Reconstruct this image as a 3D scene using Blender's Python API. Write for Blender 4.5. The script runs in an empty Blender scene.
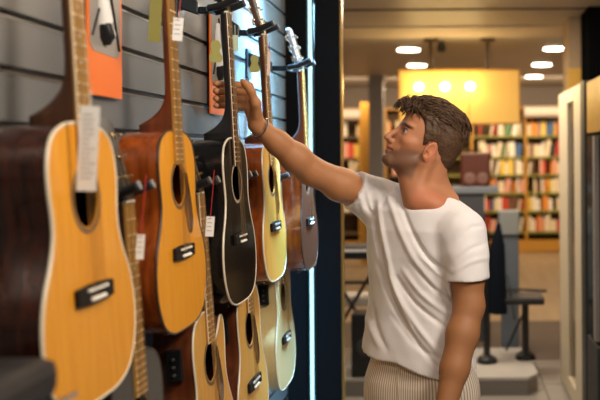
import bpy, bmesh, math, random
import numpy as np
from mathutils import Vector, Matrix
random.seed(7); rng = np.random.RandomState(5)
S = bpy.context.scene; COL = S.collection
PI = math.pi; R = math.radians

# ------------------------------------------------------------------ camera
FPX = 870.0; PX, PY, CAMH, ROLL = 455.0, 152.0, 1.62, R(0.4)
cd = bpy.data.cameras.new('camera'); cam = bpy.data.objects.new('camera', cd); COL.objects.link(cam)
cam.location = (0, 0, CAMH); cam.rotation_euler = (R(90), ROLL, 0)
cd.sensor_width = 36; cd.lens = FPX / 600 * 36
# the photograph is a crop: its optical axis lies right of and above the middle of the frame
_dx, _dy = 300 - PX, 200 - PY
cd.shift_x = _dx / 600.0; cd.shift_y = -_dy / 600.0
cd.clip_start = .05; cd.clip_end = 60
cd.dof.use_dof = True; cd.dof.focus_distance = 2.66; cd.dof.aperture_fstop = 2.5
S.camera = cam
def P(px, py, Y):
    "a measured pixel at a real depth -> metres"
    u, v = px - PX, PY - py
    c, s = math.cos(ROLL), math.sin(ROLL)
    u, v = u * c + v * s * -1, v * c + u * s
    return Vector((u / FPX * Y, Y, CAMH + v / FPX * Y))
def proj(p):
    u, v = p[..., 0] / p[..., 1] * FPX, (p[..., 2] - CAMH) / p[..., 1] * FPX
    c, s = math.cos(ROLL), math.sin(ROLL)
    return PX + u * c + v * s, PY - (v * c - u * s)

# ------------------------------------------------------------------ world, lights, exposure
S.view_settings.view_transform = 'Standard'; S.view_settings.look = 'None'
S.view_settings.gamma = 1; S.view_settings.use_curve_mapping = False; S.view_settings.exposure = 0.0
w = bpy.data.worlds.new('world'); S.world = w; w.use_nodes = True
w.node_tree.nodes['Background'].inputs[0].default_value = (1, .78, .55, 1)
w.node_tree.nodes['Background'].inputs[1].default_value = .07
def area(name, loc, target, sx, sy, power, col, spread=180):
    l = bpy.data.lights.new(name, 'AREA'); l.shape = 'RECTANGLE'; l.size = sx; l.size_y = sy; l.energy = power; l.color = col; l.spread = R(spread)
    o = bpy.data.objects.new(name, l); COL.objects.link(o); o.location = loc
    o.rotation_euler = (Vector(target) - Vector(loc)).to_track_quat('-Z', 'Y').to_euler(); return o
area('ceiling_panel_light', (.75, 1.5, 2.62), (-.35, 2.3, 1.2), .6, .6, 48, (1, .88, .74))
area('front_spot_light', (-.05, .5, 2.6), (-.6, 2.0, 1.3), .3, .3, 13, (1, .86, .68))
area('far_spot_light', (.1, 3.9, 2.62), (-.2, 2.9, 1.3), .4, .4, 14, (1, .78, .55))
area('added_cool_wall_fill', (-.64, 3.45, 2.66), (-1.08, 3.45, 1.7), .06, 1.3, 92, (.26, .62, 1), 62)  # added lamp without a fixture; boosts the blue light on the slatwall
area('strip_glow', (-.66, 4.08, 1.7), (-.80, 3.3, 1.75), .03, 1.9, 5, (.36, .75, 1))
area('shop_light_near', (-.1, 5.9, 2.64), (.1, 5.9, 0), 1.2, 1.4, 62, (1, .86, .68))
area('shop_light_mid', (.6, 9.3, 2.64), (.6, 9.6, 0), 3.5, 1.5, 78, (1, .82, .62))
area('book_wall_light', (0, 12.4, 2.6), (0, 14, 1.1), 6, .3, 120, (1, .78, .52))

# ------------------------------------------------------------------ materials
MATS = {}
def mat(name, col, rough=.5, *a_, ior=None, **k_):
    m = mat_(name, col, rough, *a_, **k_)
    if ior: m.node_tree.nodes['Principled BSDF'].inputs['IOR'].default_value = ior
    return m
def mat_(name, col, rough=.5, metal=0, emit=None, es=1, noise=0, nscale=20, stretch=None, bump=0, coat=0, trans=0, alpha=1, col2=None, spec=None, sss=0):
    if name in MATS: return MATS[name]
    m = bpy.data.materials.new(name); m.use_nodes = True; nt = m.node_tree; b = nt.nodes['Principled BSDF']
    b.inputs['Base Color'].default_value = (*col, 1); b.inputs['Roughness'].default_value = rough
    b.inputs['Metallic'].default_value = metal
    if coat: b.inputs['Coat Weight'].default_value = coat; b.inputs['Coat Roughness'].default_value = .06
    if trans: b.inputs['Transmission Weight'].default_value = trans
    if spec is not None: b.inputs['Specular IOR Level'].default_value = spec
    if emit: b.inputs['Emission Color'].default_value = (*emit, 1); b.inputs['Emission Strength'].default_value = es
    if sss: b.inputs['Subsurface Weight'].default_value = sss; b.inputs['Subsurface Radius'].default_value = (.01, .004, .002)
    if alpha < 1: b.inputs['Alpha'].default_value = alpha
    if noise or bump:
        tc = nt.nodes.new('ShaderNodeTexCoord'); mp = nt.nodes.new('ShaderNodeMapping')
        mp.inputs['Scale'].default_value = stretch or (1, 1, 1)
        nz = nt.nodes.new('ShaderNodeTexNoise'); nz.inputs['Scale'].default_value = nscale; nz.inputs['Detail'].default_value = 4
        nt.links.new(tc.outputs['Object'], mp.inputs[0]); nt.links.new(mp.outputs[0], nz.inputs['Vector'])
        if noise:
            cr = nt.nodes.new('ShaderNodeValToRGB'); c2 = col2 or tuple(c * (1 - noise) for c in col)
            cr.color_ramp.elements[0].position = .3; cr.color_ramp.elements[1].position = .7
            cr.color_ramp.elements[0].color = (*c2, 1); cr.color_ramp.elements[1].color = (*col, 1)
            nt.links.new(nz.outputs['Fac'], cr.inputs[0]); nt.links.new(cr.outputs[0], b.inputs['Base Color'])
        if bump:
            bp = nt.nodes.new('ShaderNodeBump'); bp.inputs['Strength'].default_value = bump; bp.inputs['Distance'].default_value = .002
            nt.links.new(nz.outputs['Fac'], bp.inputs['Height']); nt.links.new(bp.outputs[0], b.inputs['Normal'])
    MATS[name] = m; return m
def wood(name, col, col2, rough=.3, coat=.4, sc=30, spec=None): return mat(name, col, rough, noise=1, col2=col2, nscale=sc, stretch=(3, .12, 3), coat=coat, spec=spec)
BLACK = mat('black plastic', (.012, .012, .014), .35)
METAL = mat('chrome', (.75, .73, .7), .2, 1)
GOLD = mat('brass tuner', (.8, .62, .35), .25, 1)
WHITE = mat('paper white', (.82, .80, .78), .6)
CREAM = mat('cream binding', (.78, .70, .55), .35)
DARKB = mat('dark binding', (.05, .03, .02), .35)
BONE = mat('bone', (.9, .87, .78), .4)
RED = mat('red ribbon', (.6, .02, .02), .5)
OLIVE = mat('olive card', (.36, .34, .10), .6)

# ------------------------------------------------------------------ mesh helpers
class MB:
    def __init__(s): s.v = []; s.f = []
    def add(s, vs, fs):
        n = len(s.v); s.v += [tuple(v) for v in vs]; s.f += [tuple(i + n for i in f) for f in fs]; return s
    def box(s, a, b, M=None):
        (x0, y0, z0), (x1, y1, z1) = a, b
        vs = [Vector(p) for p in ((x0,y0,z0),(x1,y0,z0),(x1,y1,z0),(x0,y1,z0),(x0,y0,z1),(x1,y0,z1),(x1,y1,z1),(x0,y1,z1))]
        if M: vs = [M @ v for v in vs]
        return s.add(vs, [(0,3,2,1),(4,5,6,7),(0,1,5,4),(1,2,6,5),(2,3,7,6),(3,0,4,7)])
    def tube(s, pts, r, n=8, cap=True, flat=1):
        pts = [Vector(p) for p in pts]; rs = r if isinstance(r, (list, tuple)) else [r] * len(pts)
        ring = []; up = None
        for i, p in enumerate(pts):
            t = (pts[min(i + 1, len(pts) - 1)] - pts[max(i - 1, 0)]).normalized()
            if up is None:
                up = Vector((0, 0, 1)) if abs(t.z) < .9 else Vector((1, 0, 0))
            a = t.cross(up).normalized(); b = a.cross(t).normalized(); up = b
            ring.append([p + (a * math.cos(2*PI*k/n) + b * math.sin(2*PI*k/n) * flat) * rs[i] for k in range(n)])
        vs = [v for q in ring for v in q]; fs = []
        for i in range(len(pts) - 1):
            for k in range(n):
                fs.append((i*n + k, i*n + (k+1) % n, (i+1)*n + (k+1) % n, (i+1)*n + k))
        if cap: fs.append(tuple(range(n))[::-1]); fs.append(tuple((len(pts)-1)*n + k for k in range(n)))
        return s.add(vs, fs)
    def lathe(s, prof, loc=(0,0,0), M=None, n=24):
        vs = []; fs = []
        for r_, z in prof:
            for k in range(n): vs.append(Vector((r_*math.cos(2*PI*k/n), r_*math.sin(2*PI*k/n), z)))
        for i in range(len(prof)-1):
            for k in range(n): fs.append((i*n+k, i*n+(k+1)%n, (i+1)*n+(k+1)%n, (i+1)*n+k))
        fs.append(tuple(range(n))[::-1]); fs.append(tuple((len(prof)-1)*n+k for k in range(n)))
        if M: vs = [M @ v for v in vs]
        return s.add([v + Vector(loc) for v in vs], fs)
    def prism(s, pts, z0, z1, M=None):
        n = len(pts); vs = [Vector((x, y, z0)) for x, y in pts] + [Vector((x, y, z1)) for x, y in pts]
        if M: vs = [M @ v for v in vs]
        return s.add(vs, [tuple(range(n))[::-1], tuple(range(n, 2*n))] + [(i, (i+1)%n, n+(i+1)%n, n+i) for i in range(n)])
    def build(s, name, m, parent=None, smooth=False, bevel=0):
        me = bpy.data.meshes.new(name); me.from_pydata(s.v, [], s.f); me.validate()
        bm = bmesh.new(); bm.from_mesh(me); bmesh.ops.recalc_face_normals(bm, faces=bm.faces)
        bm.to_mesh(me); bm.free()
        o = bpy.data.objects.new(name, me); COL.objects.link(o)
        if m: me.materials.append(m)
        if parent: o.parent = parent
        if smooth:
            for p in me.polygons: p.use_smooth = True
            me.set_sharp_from_angle(angle=R(40))
        if bevel:
            md = o.modifiers.new('bevel', 'BEVEL'); md.width = bevel; md.segments = 2; md.limit_method = 'ANGLE'
        return o
def tag(o, label=None, cat=None, group=None, kind=None):
    if label: o['label'] = label
    if cat: o['category'] = cat
    if group: o['group'] = group
    if kind: o['kind'] = kind
    return o
def empty(name, loc, label=None, cat=None, group=None, M=None):
    o = bpy.data.objects.new(name, None); COL.objects.link(o); o.empty_display_size = .05
    if M is not None: o.matrix_world = M
    else: o.location = loc
    return tag(o, label, cat, group)
def struct(name, a, b, m): return tag(MB().box(a, b).build(name, m), kind='structure')
def catmull(pts, sub=6, closed=False):
    out = []; n = len(pts)
    for i in range(n if closed else n - 1):
        g = (lambda j: Vector(pts[j % n])) if closed else (lambda j: Vector(pts[max(0, min(n-1, j))]))
        p0, p1, p2, p3 = g(i-1), g(i), g(i+1), g(i+2)
        for k in range(sub):
            t = k / sub
            out.append(.5*((2*p1) + (p2-p0)*t + (2*p0-5*p1+4*p2-p3)*t*t + (3*p1-p0-3*p2+p3)*t**3))
    if not closed: out.append(Vector(pts[-1]))
    return out

# ------------------------------------------------------------------ the setting
CEIL = 2.7
floor_m = mat('floor', (.30, .27, .24), .35, noise=.12, nscale=3)
struct('floor', (-4, -1.5, -.1), (5, 14.6, 0), floor_m)
wf = mat('wood floor', (.42, .30, .18), .35, noise=.25, nscale=3, stretch=(4, .4, 1))
struct('trim_1', (-3.9, 8.3, 0.0), (4.9, 14.5, .004), wf)
struct('trim_2', (-3.9, 6.75, 0.0), (4.9, 8.3, .003), mat('carpet', (.13, .09, .06), .8, noise=.2, nscale=60))
tj = MB()
for i in range(-6, 8): tj.box((i*.6, 0, .0005), (i*.6+.008, 6.7, .0015))
for j in range(12): tj.box((-3.9, j*.6+.05, .0005), (4.9, j*.6+.058, .0015))
tag(tj.build('trim_3', mat('tile joint', (.12, .10, .08), .7)), kind='structure')
cm = mat('ceiling', (.50, .44, .38), .5, noise=.05, nscale=2)
struct('ceiling', (-4, -1.5, CEIL), (5, 14.6, CEIL+.1), cm)
gv = mat('ceiling groove', (.06, .045, .03), .8)
for i, y in enumerate((4.7, 6.55, 12.3)): struct('trim_%d' % (4+i), (-3.9, y, CEIL-.006), (4.9, y+.05, CEIL), gv)
struct('trim_7', (-3.9, 7.45, CEIL-.012), (4.9, 8.15, CEIL), mat('ceiling band', (.66, .56, .46), .5))
wm = mat('far wall', (.17, .13, .10), .7)
struct('wall_back', (-4, 14.5, 0), (5, 14.6, CEIL), wm)
struct('wall_left', (-4.1, 4.6, 0), (-4, 14.6, CEIL), wm)
struct('wall_right', (5, -1.5, 0), (5.1, 14.6, CEIL), wm)
# slatwall: solid panel with routed grooves, as many boards
WX = -.80; sl = MB(); gr = MB(); lip = MB()
z0 = 1.973
k = -20
zs = [z0 + .1*i for i in range(-19, 8)]
for i, z in enumerate(zs[:-1]): sl.box((WX-.018, -1.2, z+.009), (WX, 4.12, zs[i+1]-.007))
sl.box((WX-.06, -1.2, 0), (WX-.018, 4.12, CEIL)); sl.box((WX-.018, -1.2, 0), (WX, 4.12, zs[0]-.006))
wl = sl.build('wall_slats', mat('slatwall grey', (.15, .148, .148), .42, noise=.08, nscale=3, spec=.5)); wl.name = 'wall_guitars'; tag(wl, kind='structure')
for z in zs: lip.box((WX-.017, -1.2, z-.007), (WX+.0015, 4.12, z-.0035))
o = lip.build('trim_8', mat('aluminium lip', (.5, .5, .5), .3, 1)); tag(o, kind='structure')
# dark pillar at the end of the slatwall with its light strip
PB = P(286, 200, 4.12).x; PR = P(340, 200, 4.12).x
navy = mat('navy panel', (.008, .008, .009), .7, spec=.05)
struct('wall_pillar', (WX-.06, 4.12, 0), (PR, 4.24, CEIL), navy)
lx = P(310.3, 200, 4.1).x
ls = empty('light_strip', (lx, 4.11, 0), 'vertical white-cyan glowing light strip on the dark pillar', 'light strip')
MB().box((-.018, -.004, 0), (.018, .01, CEIL-.001)).build('housing', mat('strip housing', (.05, .06, .07), .3, .8), ls)
MB().box((-.008, -.009, .02), (.008, -.004, CEIL-.02)).build('diffuser', mat('led diffuser', (.8, 1, 1), .5, emit=(.40, .90, .95), es=1.0), ls)
gt = struct('trim_9', (PR, 4.13, 0), (PR+.010, 4.17, CEIL), mat('gold edge', (.5, .27, .06), .3, .6))
# right columns
struct('wall_column_grey', (P(571,0,7.0).x, 7.0, 0), (P(600,0,7.0).x+.2, 7.4, CEIL), mat('column beige', (.36, .24, .13), .5))
struct('trim_11', (P(570,0,7.0).x-.01, 6.98, 0), (P(600,0,7.0).x+.2, 7.0, P(580,70,7.0).z), mat('column wood', (.62, .34, .05), .4))
struct('wall_column_black', (P(588.5,0,6.6).x, 6.5, 0), (P(588.5,0,6.5).x+.8, 6.9, CEIL), mat('column black', (.004, .004, .004), .8, spec=0))
# left far columns
struct('wall_column_left', (P(370,0,12.2).x, 12.2, 0), (P(384,0,12.2).x, 12.5, CEIL), mat('column grey', (.22, .20, .19), .6))
struct('trim_10', (P(361.5,0,12.6).x, 12.6, 0), (P(370,0,12.6).x, 12.7, 2.35), mat('orange post', (.55, .26, .03), .5))
# light cove above the bookcases
for i, (a, b) in enumerate(((525, 562), (341, 362))):
    t = empty('cornice_tube', P((a+b)/2, 113, 13.7), ('long pale rounded cornice tube above the right bookcase', 'short pale rounded cornice tube above the far left bookcase')[i], 'cornice', 'pale cornices')
    xa, xb = (b-a)/2/FPX*13.7, 0
    MB().tube([(-xa, 0, 0), (xa, 0, 0)], .09, 16).build('cover', mat('cornice white', (.62, .52, .42), .5), t, True)

# ------------------------------------------------------------------ ceiling lights
DL = [(410,48.5,9.05,'front one of the left pair'),(418,64,10.7,'rear one of the left pair'),(556,49,9.05,'nearest of the right row of three'),(543,65,10.7,'middle of the right row of three'),(535,76.5,12.4,'farthest of the right row of three')]
for px, py, Y, w_ in DL:
    p = P(px, py, Y)
    t = empty('downlight', (p.x, Y, CEIL), 'round bright recessed ceiling light, ' + w_, 'ceiling light', 'recessed ceiling lights')
    MB().lathe([(.135, -.012), (.135, 0)]).build('rim', mat('lamp rim', (.6, .5, .4), .5), t)
    MB().lathe([(.115, -.02), (.115, -.0125)]).build('diffuser', mat('lamp glow', (1, .95, .85), .5, emit=(1, .9, .72), es=14), t)
# hanging yellow lightbox
YB = 8.24; a = P(400.5, 123, YB); b = P(520, 71, YB)
t = empty('hanging_sign', ((a.x+b.x)/2, YB, a.z), 'hanging blank yellow lightbox with three bright spots', 'sign')
hw = (b.x-a.x)/2; hh = b.z-a.z
ym = mat('yellow panel', (.80, .50, .12), .5, emit=(1, .56, .12), es=.30)
MB().box((-hw, 0, 0), (hw, .08, hh)).build('panel', ym, t, bevel=.01)
fm = MB()
for q in ((-hw-.012,-hw),(hw,hw+.012)): fm.box((q[0], -.01, -.012), (q[1], .09, hh+.012))
fm.box((-hw, -.01, hh), (hw, .09, hh+.012)); fm.box((-hw, -.01, -.012), (hw, .09, 0)); fm.box((.0-.004+.09, -.004, 0), (.094, -.0005, hh))
fm.build('frame', mat('sign frame', (.5, .26, .03), .4), t)
for px in (420, 446, 471):  # glowing globes and point lamps added in front for the panel's bright spots
    q = P(px, 87, YB)
    bl = MB().lathe([(.012, -.034), (.032, -.025), (.042, 0), (.032, .025), (.012, .034)]).build('globe', mat('bulb glow', (1, .9, .6), .5, emit=(1, .85, .5), es=14), t, True)
    bl.location = (q.x-(a.x+b.x)/2, -.065, q.z-a.z)
    l = bpy.data.lights.new('globe_light', 'POINT'); l.energy = 3.6; l.color = (1, .72, .3); l.shadow_soft_size = .05
    lo = bpy.data.objects.new('globe_light', l); COL.objects.link(lo); lo.location = (q.x, YB-.22, q.z)
for px in (432, 489):
    q = P(px, 60, YB)
    MB().tube([(0,0,0), (0,0,CEIL-b.z)], .02, 8).build('rod', mat('rod', (.12,.08,.05), .4, .5), t).location = (q.x-(a.x+b.x)/2, .04, hh)
    MB().lathe([(.08, -.03), (.06, 0)]).build('canopy', mat('rod', (.1,.1,.1)), t, True).location = (q.x-(a.x+b.x)/2, .04, CEIL-a.z-.05*0)
tg = empty('spot_lamp', (P(443,38,8.1).x, 8.1, CEIL-.05), 'small dark spot lamp on the ceiling beside the hanging sign rod', 'spot lamp')
MB().lathe([(.03,-.1),(.045,-.06),(.03,0)]).build('lamp_head', BLACK, tg, True)

# ------------------------------------------------------------------ bookcases and books
YBK = 13.9
shelf_z = [1.876, 1.54, 1.255, .965, .675, .345, .205]
green = mat('shelf green edge', (.22, .20, .03), .6); orange = mat('bookcase orange', (.50, .24, .03), .5)
brownb = mat('bookcase back', (.10, .055, .02), .7)
bcols = {'red': (.55,.05,.02), 'orange': (.75,.25,.03), 'cream': (.78,.62,.40), 'white': (.85,.75,.6), 'green': (.12,.25,.10), 'blue': (.06,.13,.28), 'brown': (.2,.09,.04), 'yellow': (.78,.52,.08), 'pink': (.7,.32,.22), 'black': (.03,.03,.03)}
book_proto = {}
def bookcase(x0, x1, label, dividers, y=YBK, zt=2.33, sm=green):
    t = empty('bookcase', ((x0+x1)/2, y, 0), label, 'bookcase', 'bookcases on the far wall'); c = (x0+x1)/2; D = .32
    MB().box((x0-c, D, 0), (x1-c, D+.02, zt)).build('back_panel', brownb, t)
    for q in dividers: MB().box((q-c-.02, -.01, 0), (q-c+.02, D, zt)).build('upright', orange, t)
    for z in shelf_z[:-1]: MB().box((x0-c+.02, 0, z-.035), (x1-c-.02, D, z)).build('shelf', sm, t)
    MB().box((x0-c, -.005, zt-.03), (x1-c, D, zt)).build('top', orange, t)
    MB().box((x0-c+.02, .0, .02), (x1-c-.02, D, .20)).build('base', orange, t)
    return t
cnts = {}; ORD = ['first','second','third','fourth','fifth','sixth','seventh','eighth','ninth','tenth','eleventh','twelfth']
rows = ['top', 'second', 'third', 'fourth', 'fifth', 'lowest']
def books(xa, xb, case, zi_list, dense=.043, y=YBK, seps=()):
    for zi in zi_list:
        z = shelf_z[zi]; x = xa; n = 0
        lean_n = 0
        while x < xb - .03:
            wd = random.choice((.028, .035, .045, .06, .085)) * random.uniform(.9, 1.1); h = random.uniform(.17, .265)
            if any(abs(x + wd/2 - s_) < wd/2 + .025 for s_ in seps): x += .03; continue
            if random.random() < .07: x += random.uniform(.03, .1); continue
            cn = random.choices(list(bcols), (3,3,5,4,1.3,1.3,3,2,2.5,1.5))[0]; lean = random.random() < .18
            if cn not in book_proto:
                m_ = mat('book ' + cn, bcols[cn], .6)
                o = MB().box((-.5, 0, 0), (.5, .17, 1)).build('book', m_); o.scale = (1,1,1); book_proto[cn] = o
                me = o.data; used = False
            o = book_proto[cn]
            if o.get('used'): o = o.copy(); COL.objects.link(o)
            o['used'] = 1
            o.scale = (wd, 1, h); o.location = (x + wd/2, y + .03, z)
            sd = 'wide' if wd > .07 else ('thin' if wd < .037 else 'upright')
            cnt = cnts.setdefault((case, zi, cn), 0); cnts[(case, zi, cn)] += 1
            tag(o, '%s %s book, %s %s from left, %s shelf, %s' % (sd, cn, ORD[cnt], cn, rows[zi], case), 'book', 'books on the %s shelf, %s' % (rows[zi], case))
            if lean: o.rotation_euler = (0, R(9), 0); x += .035; o.location.x += -.0
            else: o.rotation_euler = (0, 0, 0)
            x += wd + .004; n += 1
X = lambda px, Y=YBK: P(px, 152, Y).x
bookcase(X(417), X(575), 'wide bookcase with green shelf edges and orange uprights on the far wall', [X(418), X(472), X(526), X(574)])
bookcase(X(325), X(361), 'bookcase of warm coloured books right of the dark pillar', [X(326), X(360)], sm=brownb)
bookcase(X(384), X(413), 'dark bookcase between grey column and the man', [X(385), X(412)], sm=brownb)
books(X(474), X(524), 'middle bay of wide bookcase', [0,1,2,3,4,5])
books(X(528), X(563), 'right bay of wide bookcase', [0,1,2,3,4,5])
books(X(343), X(359), 'bookcase beside pillar', [0,1,2,3,4]); books(X(387), X(399), 'dark bookcase by column', [0,1,2])
for o in bpy.data.objects:
    if 'used' in o: del o['used']

# ------------------------------------------------------------------ right side display cabinets
XC = .735
creamf = mat('cream frame', (.74, .62, .44), .4); greyf = mat('grey post', (.05, .048, .04), .5)
glass = mat('glass', (.9, .95, .95), .03, trans=1, alpha=.25)
t = empty('glass_door_cabinet', (XC, 5.55, 0), 'tall cream-framed glass cabinet on the right, edge-on to the aisle', 'cabinet')
fr = MB()
for ya, yb in ((.17, .60), (-.48, -.17)): fr.box((0, ya, .02), (.04, yb, 2.02))
fr.box((0, -.17, 1.93), (.04, .17, 2.02)); fr.box((0, -.17, .02), (.04, .17, .14))
fr.build('door_frame', creamf, t, bevel=.006)
MB().box((.015, -.17, .14), (.021, .17, 1.93)).build('glass_pane', glass, t)
cs = MB(); cs.box((.04, .54, 0), (.40, .60, 2.0)); cs.box((.04, -.50, 0), (.40, -.44, 2.0)); cs.box((.40, -.50, 0), (.43, .60, 2.0)); cs.box((.04,-.50,0),(.43,.60,.04)); cs.box((.04,-.50,1.97),(.43,.60,2.0))
cs.build('carcass', mat('cabinet inside', (.40, .22, .10), .6), t)
for z in (.5, .95, 1.4): MB().box((.05, -.43, z), (.39, .53, z+.02)).build('shelf', mat('cabinet shelf', (.35,.25,.16), .5), t)
for i, (yy, z, cn, s_) in enumerate(((.38,.52,'red',.16),(.08,.52,'white',.2),(.40,.97,'white',.2),(.15,.97,'brown',.24),(.38,1.42,'pink',.2),(.08,1.42,'brown',.28),(.38,.041,'white',.25))):
    o = MB().box((-.06,-.07,0),(.06,.07,s_)).build('boxed_item', mat('book '+cn, bcols[cn]), None, bevel=.01); o.location = (XC+.2, 5.55+yy, z)
    tag(o, '%s carton on the %s of the cream glass cabinet, %s' % (cn, ('second shelf','second shelf','third shelf','third shelf','top shelf','top shelf','floor')[i], ('far end','near end','far end','near end','far end','near end','far end')[i]), 'box', 'cartons in the glass cabinet')
MB().box((XC-.008, 4.89, 0), (XC+.03, 5.04, 2.02)).build('post', greyf, bevel=.004)
o = bpy.data.objects['post']; o.name = 'cabinet_post'; tag(o, 'grey upright post at the near end of the cream glass cabinet', 'post')
t = empty('wood_display_case', (XC, 4.5, 0), 'dark display case with yellow wood header at the right edge', 'display case')
MB().box((0, -.6, 1.72), (.4, .34, 2.0)).build('header', mat('yellow wood', (.62, .33, .05), .4, noise=.2, nscale=8), t)
MB().box((.02, -.6, 0), (.4, .34, 1.72)).build('case_body', mat('case black', (.006,.006,.006), .6, ior=1.2), t)
MB().box((-.004, .06, .62), (.02, .13, 1.70)).build('trim_strip', mat('strip grey', (.30,.26,.22), .5), t)
MB().box((-.002, .14, .62), (.02, .33, 1.70)).build('screen', mat('dark teal glass', (.008,.02,.028), .15, ior=1.25), t)
MB().box((-.006, .0, 0), (.0195, .34, .60)).build('lower_panel', mat('case lower', (.035,.033,.03), .7), t)

# ------------------------------------------------------------------ plinth, stands and tripods
plm = mat('plinth', (.50, .46, .42), .5, noise=.1, nscale=6); plf = mat('plinth side', (.20, .18, .16), .6)
t = empty('plinth', (.1, 6.2, 0), 'low grey chamfered display platform on the floor', 'platform')
pts = [(-1.1,-.42),(.37,-.42),(.45,-.3),(.40,.45),(-1.1,.45)]
MB().prism(pts, 0, .10).build('base', plf, t); MB().prism([(x*1.004, y*1.004) for x, y in pts], .10, .12).build('top', plm, t)
PT = .12
def stand(px, ptop, Y, label, name, cat, seat=None):
    b0 = P(px, 300, Y); t = empty(name, (b0.x, Y, PT), label, cat); zt = P(px, ptop, Y).z - PT
    MB().lathe([(.075,0),(.07,.03),(.028,.06)]).build('foot', BLACK, t, True)
    MB().tube([(0,0,.05),(0,0,zt)], .026, 10).build('post', BLACK, t, True)
    return t, zt
t, zt = stand(484.5, 232, 6.2, 'tall black folded tripod standing behind the man', 'tripod', 'tripod')
MB().tube([(.075,0,zt-.58),(.08,0,zt-.1),(.09,0,zt+.06)], [.075,.055,.012], 10).build('folded_bag', mat('navy cloth', (.006,.009,.016), .9, spec=.1), t, True)
MB().tube([(0,0,.4),(.15,0,.62),(.2,0,.3)], .006, 6).build('cable', BLACK, t)
t, zt = stand(523, 303, 6.3, 'black stool with round post and thick seat on the platform', 'stool', 'stool')
MB().box((-.17,-.14,zt),(.13,.14,zt+.05)).build('seat', BLACK, t, bevel=.015)
MB().tube([(.0,0,zt-.05),(-.14,0,zt-.35)], .008, 6).build('brace', BLACK, t)
# grey display kiosk behind
Y = 6.9; a = P(500, 235, Y); b = P(517, 345, Y)
t = empty('grey_kiosk', ((a.x+b.x)/2, Y, 0), 'slim grey-blue upright kiosk behind the black tripod', 'kiosk')
gk = mat('kiosk grey', (.12, .14, .17), .5)
MB().box((-.075, -.05, 0), (.065, .05, a.z)).build('column', gk, t, bevel=.006); MB().box((-.09, -.07, a.z), (.07, .1, a.z+.19)).build('head', mat('kiosk head', (.26,.27,.26), .5), t, bevel=.01)
MB().tube([(-.05,-.07,a.z-.42),(.28,-.07,a.z-.44)], .012, 6).build('arm', BLACK, t)
Y = 7.6; a = P(450, 186, Y); b = P(497, 183, Y)
t = empty('counter', ((a.x+b.x)/2, Y, 0), 'grey-topped counter behind the man\'s shoulder', 'counter')
hw = (b.x-a.x)/2
MB().box((-hw, -.2, a.z-.06), (hw, .2, a.z)).build('counter_top', mat('counter grey', (.22,.24,.27), .4), t, bevel=.01)
MB().box((-hw+.03, -.17, 0), (hw-.12, .17, a.z-.06)).build('counter_base', mat('counter base', (.07,.07,.08), .6), t)
p0 = P(460, 180, Y); p1 = P(490, 153, Y)
t = empty('brown_case', ((p0.x+p1.x)/2, Y, a.z), 'reddish brown case on the counter behind the man', 'case'); hw = (p1.x-p0.x)/2
MB().box((-hw,-.12,0),(hw,.12,p1.z-a.z)).build('case_body', mat('brown leather', (.12,.025,.01), .45), t, bevel=.02)
for s_ in (-.05,.06): MB().lathe([(.045,0),(.05,.006),(.03,.01)], M=Matrix.Translation((s_,-.12,.07)) @ Matrix.Rotation(R(90),4,'X')).build('roundel', mat('roundel',(.25,.12,.09),.5), t)
MB().tube([(-.06,0,p1.z-a.z-.005),(-.05,0,p1.z-a.z+.02),(.05,0,p1.z-a.z+.02),(.06,0,p1.z-a.z-.005)], .007, 6).build('handle', BLACK, t)
# keyboard on stand and white drum, left of the man
Y = 6.2; c = P(352, 251, Y)
t = empty('keyboard_stand', (c.x, Y, PT), 'black crossed keyboard stand between dark pillar and man', 'stand')
hz = c.z - PT
for s_ in (-1, 1):
    MB().tube([(-.26*s_, -.1, 0), (.2*s_, -.1, hz-.03)], .012, 8).build('leg', BLACK, t, True)
MB().tube([(-.3,-.1,hz-.2),(.3,-.1,hz-.2)], .012, 8).build('crossbar', BLACK, t)
MB().box((-.32,-.16,hz-.03),(.32,.1,hz)).build('tray', BLACK, t)
k = empty('keyboard', (c.x, Y, c.z), 'black electric keyboard lying on the crossed stand', 'keyboard')
MB().box((-.38,-.15,0),(.38,.12,.055)).build('keyboard_case', mat('keyboard black', (.02,.02,.022), .4), k, bevel=.006)
MB().box((-.35,-.156,.02),(.35,-.15,.04)).build('keys', WHITE, k)
c = P(352, 293, 6.45)
t = empty('bench_seat', (c.x, 6.45, PT), 'white padded bench behind the crossed stand', 'bench'); hz = c.z - PT
MB().box((-.2,-.14,hz-.07),(.2,.14,hz)).build('seat', mat('white seat', (.6,.52,.45), .5), t, bevel=.02)
for sx in (-1,1):
    for sy in (-1,1): MB().tube([(sx*.17,sy*.11,0),(sx*.14,sy*.09,hz-.06)], .012, 8).build('leg', BLACK, t)
c = P(364, 320, 5.92)
t = empty('tall_black_box', (c.x, 5.90, PT), 'black speaker box on the platform by the man\'s hip', 'speaker'); 
MB().box((-.09,-.1,0),(.09,.1,c.z-PT+.07)).build('box', BLACK, t, bevel=.01)
MB().lathe([(.06,0),(.05,.01),(.02,.012)], M=Matrix.Translation((0,-.1,.2)) @ Matrix.Rotation(R(90),4,'X')).build('cone', mat('cone',(.04,.04,.04),.6), t)

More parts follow.
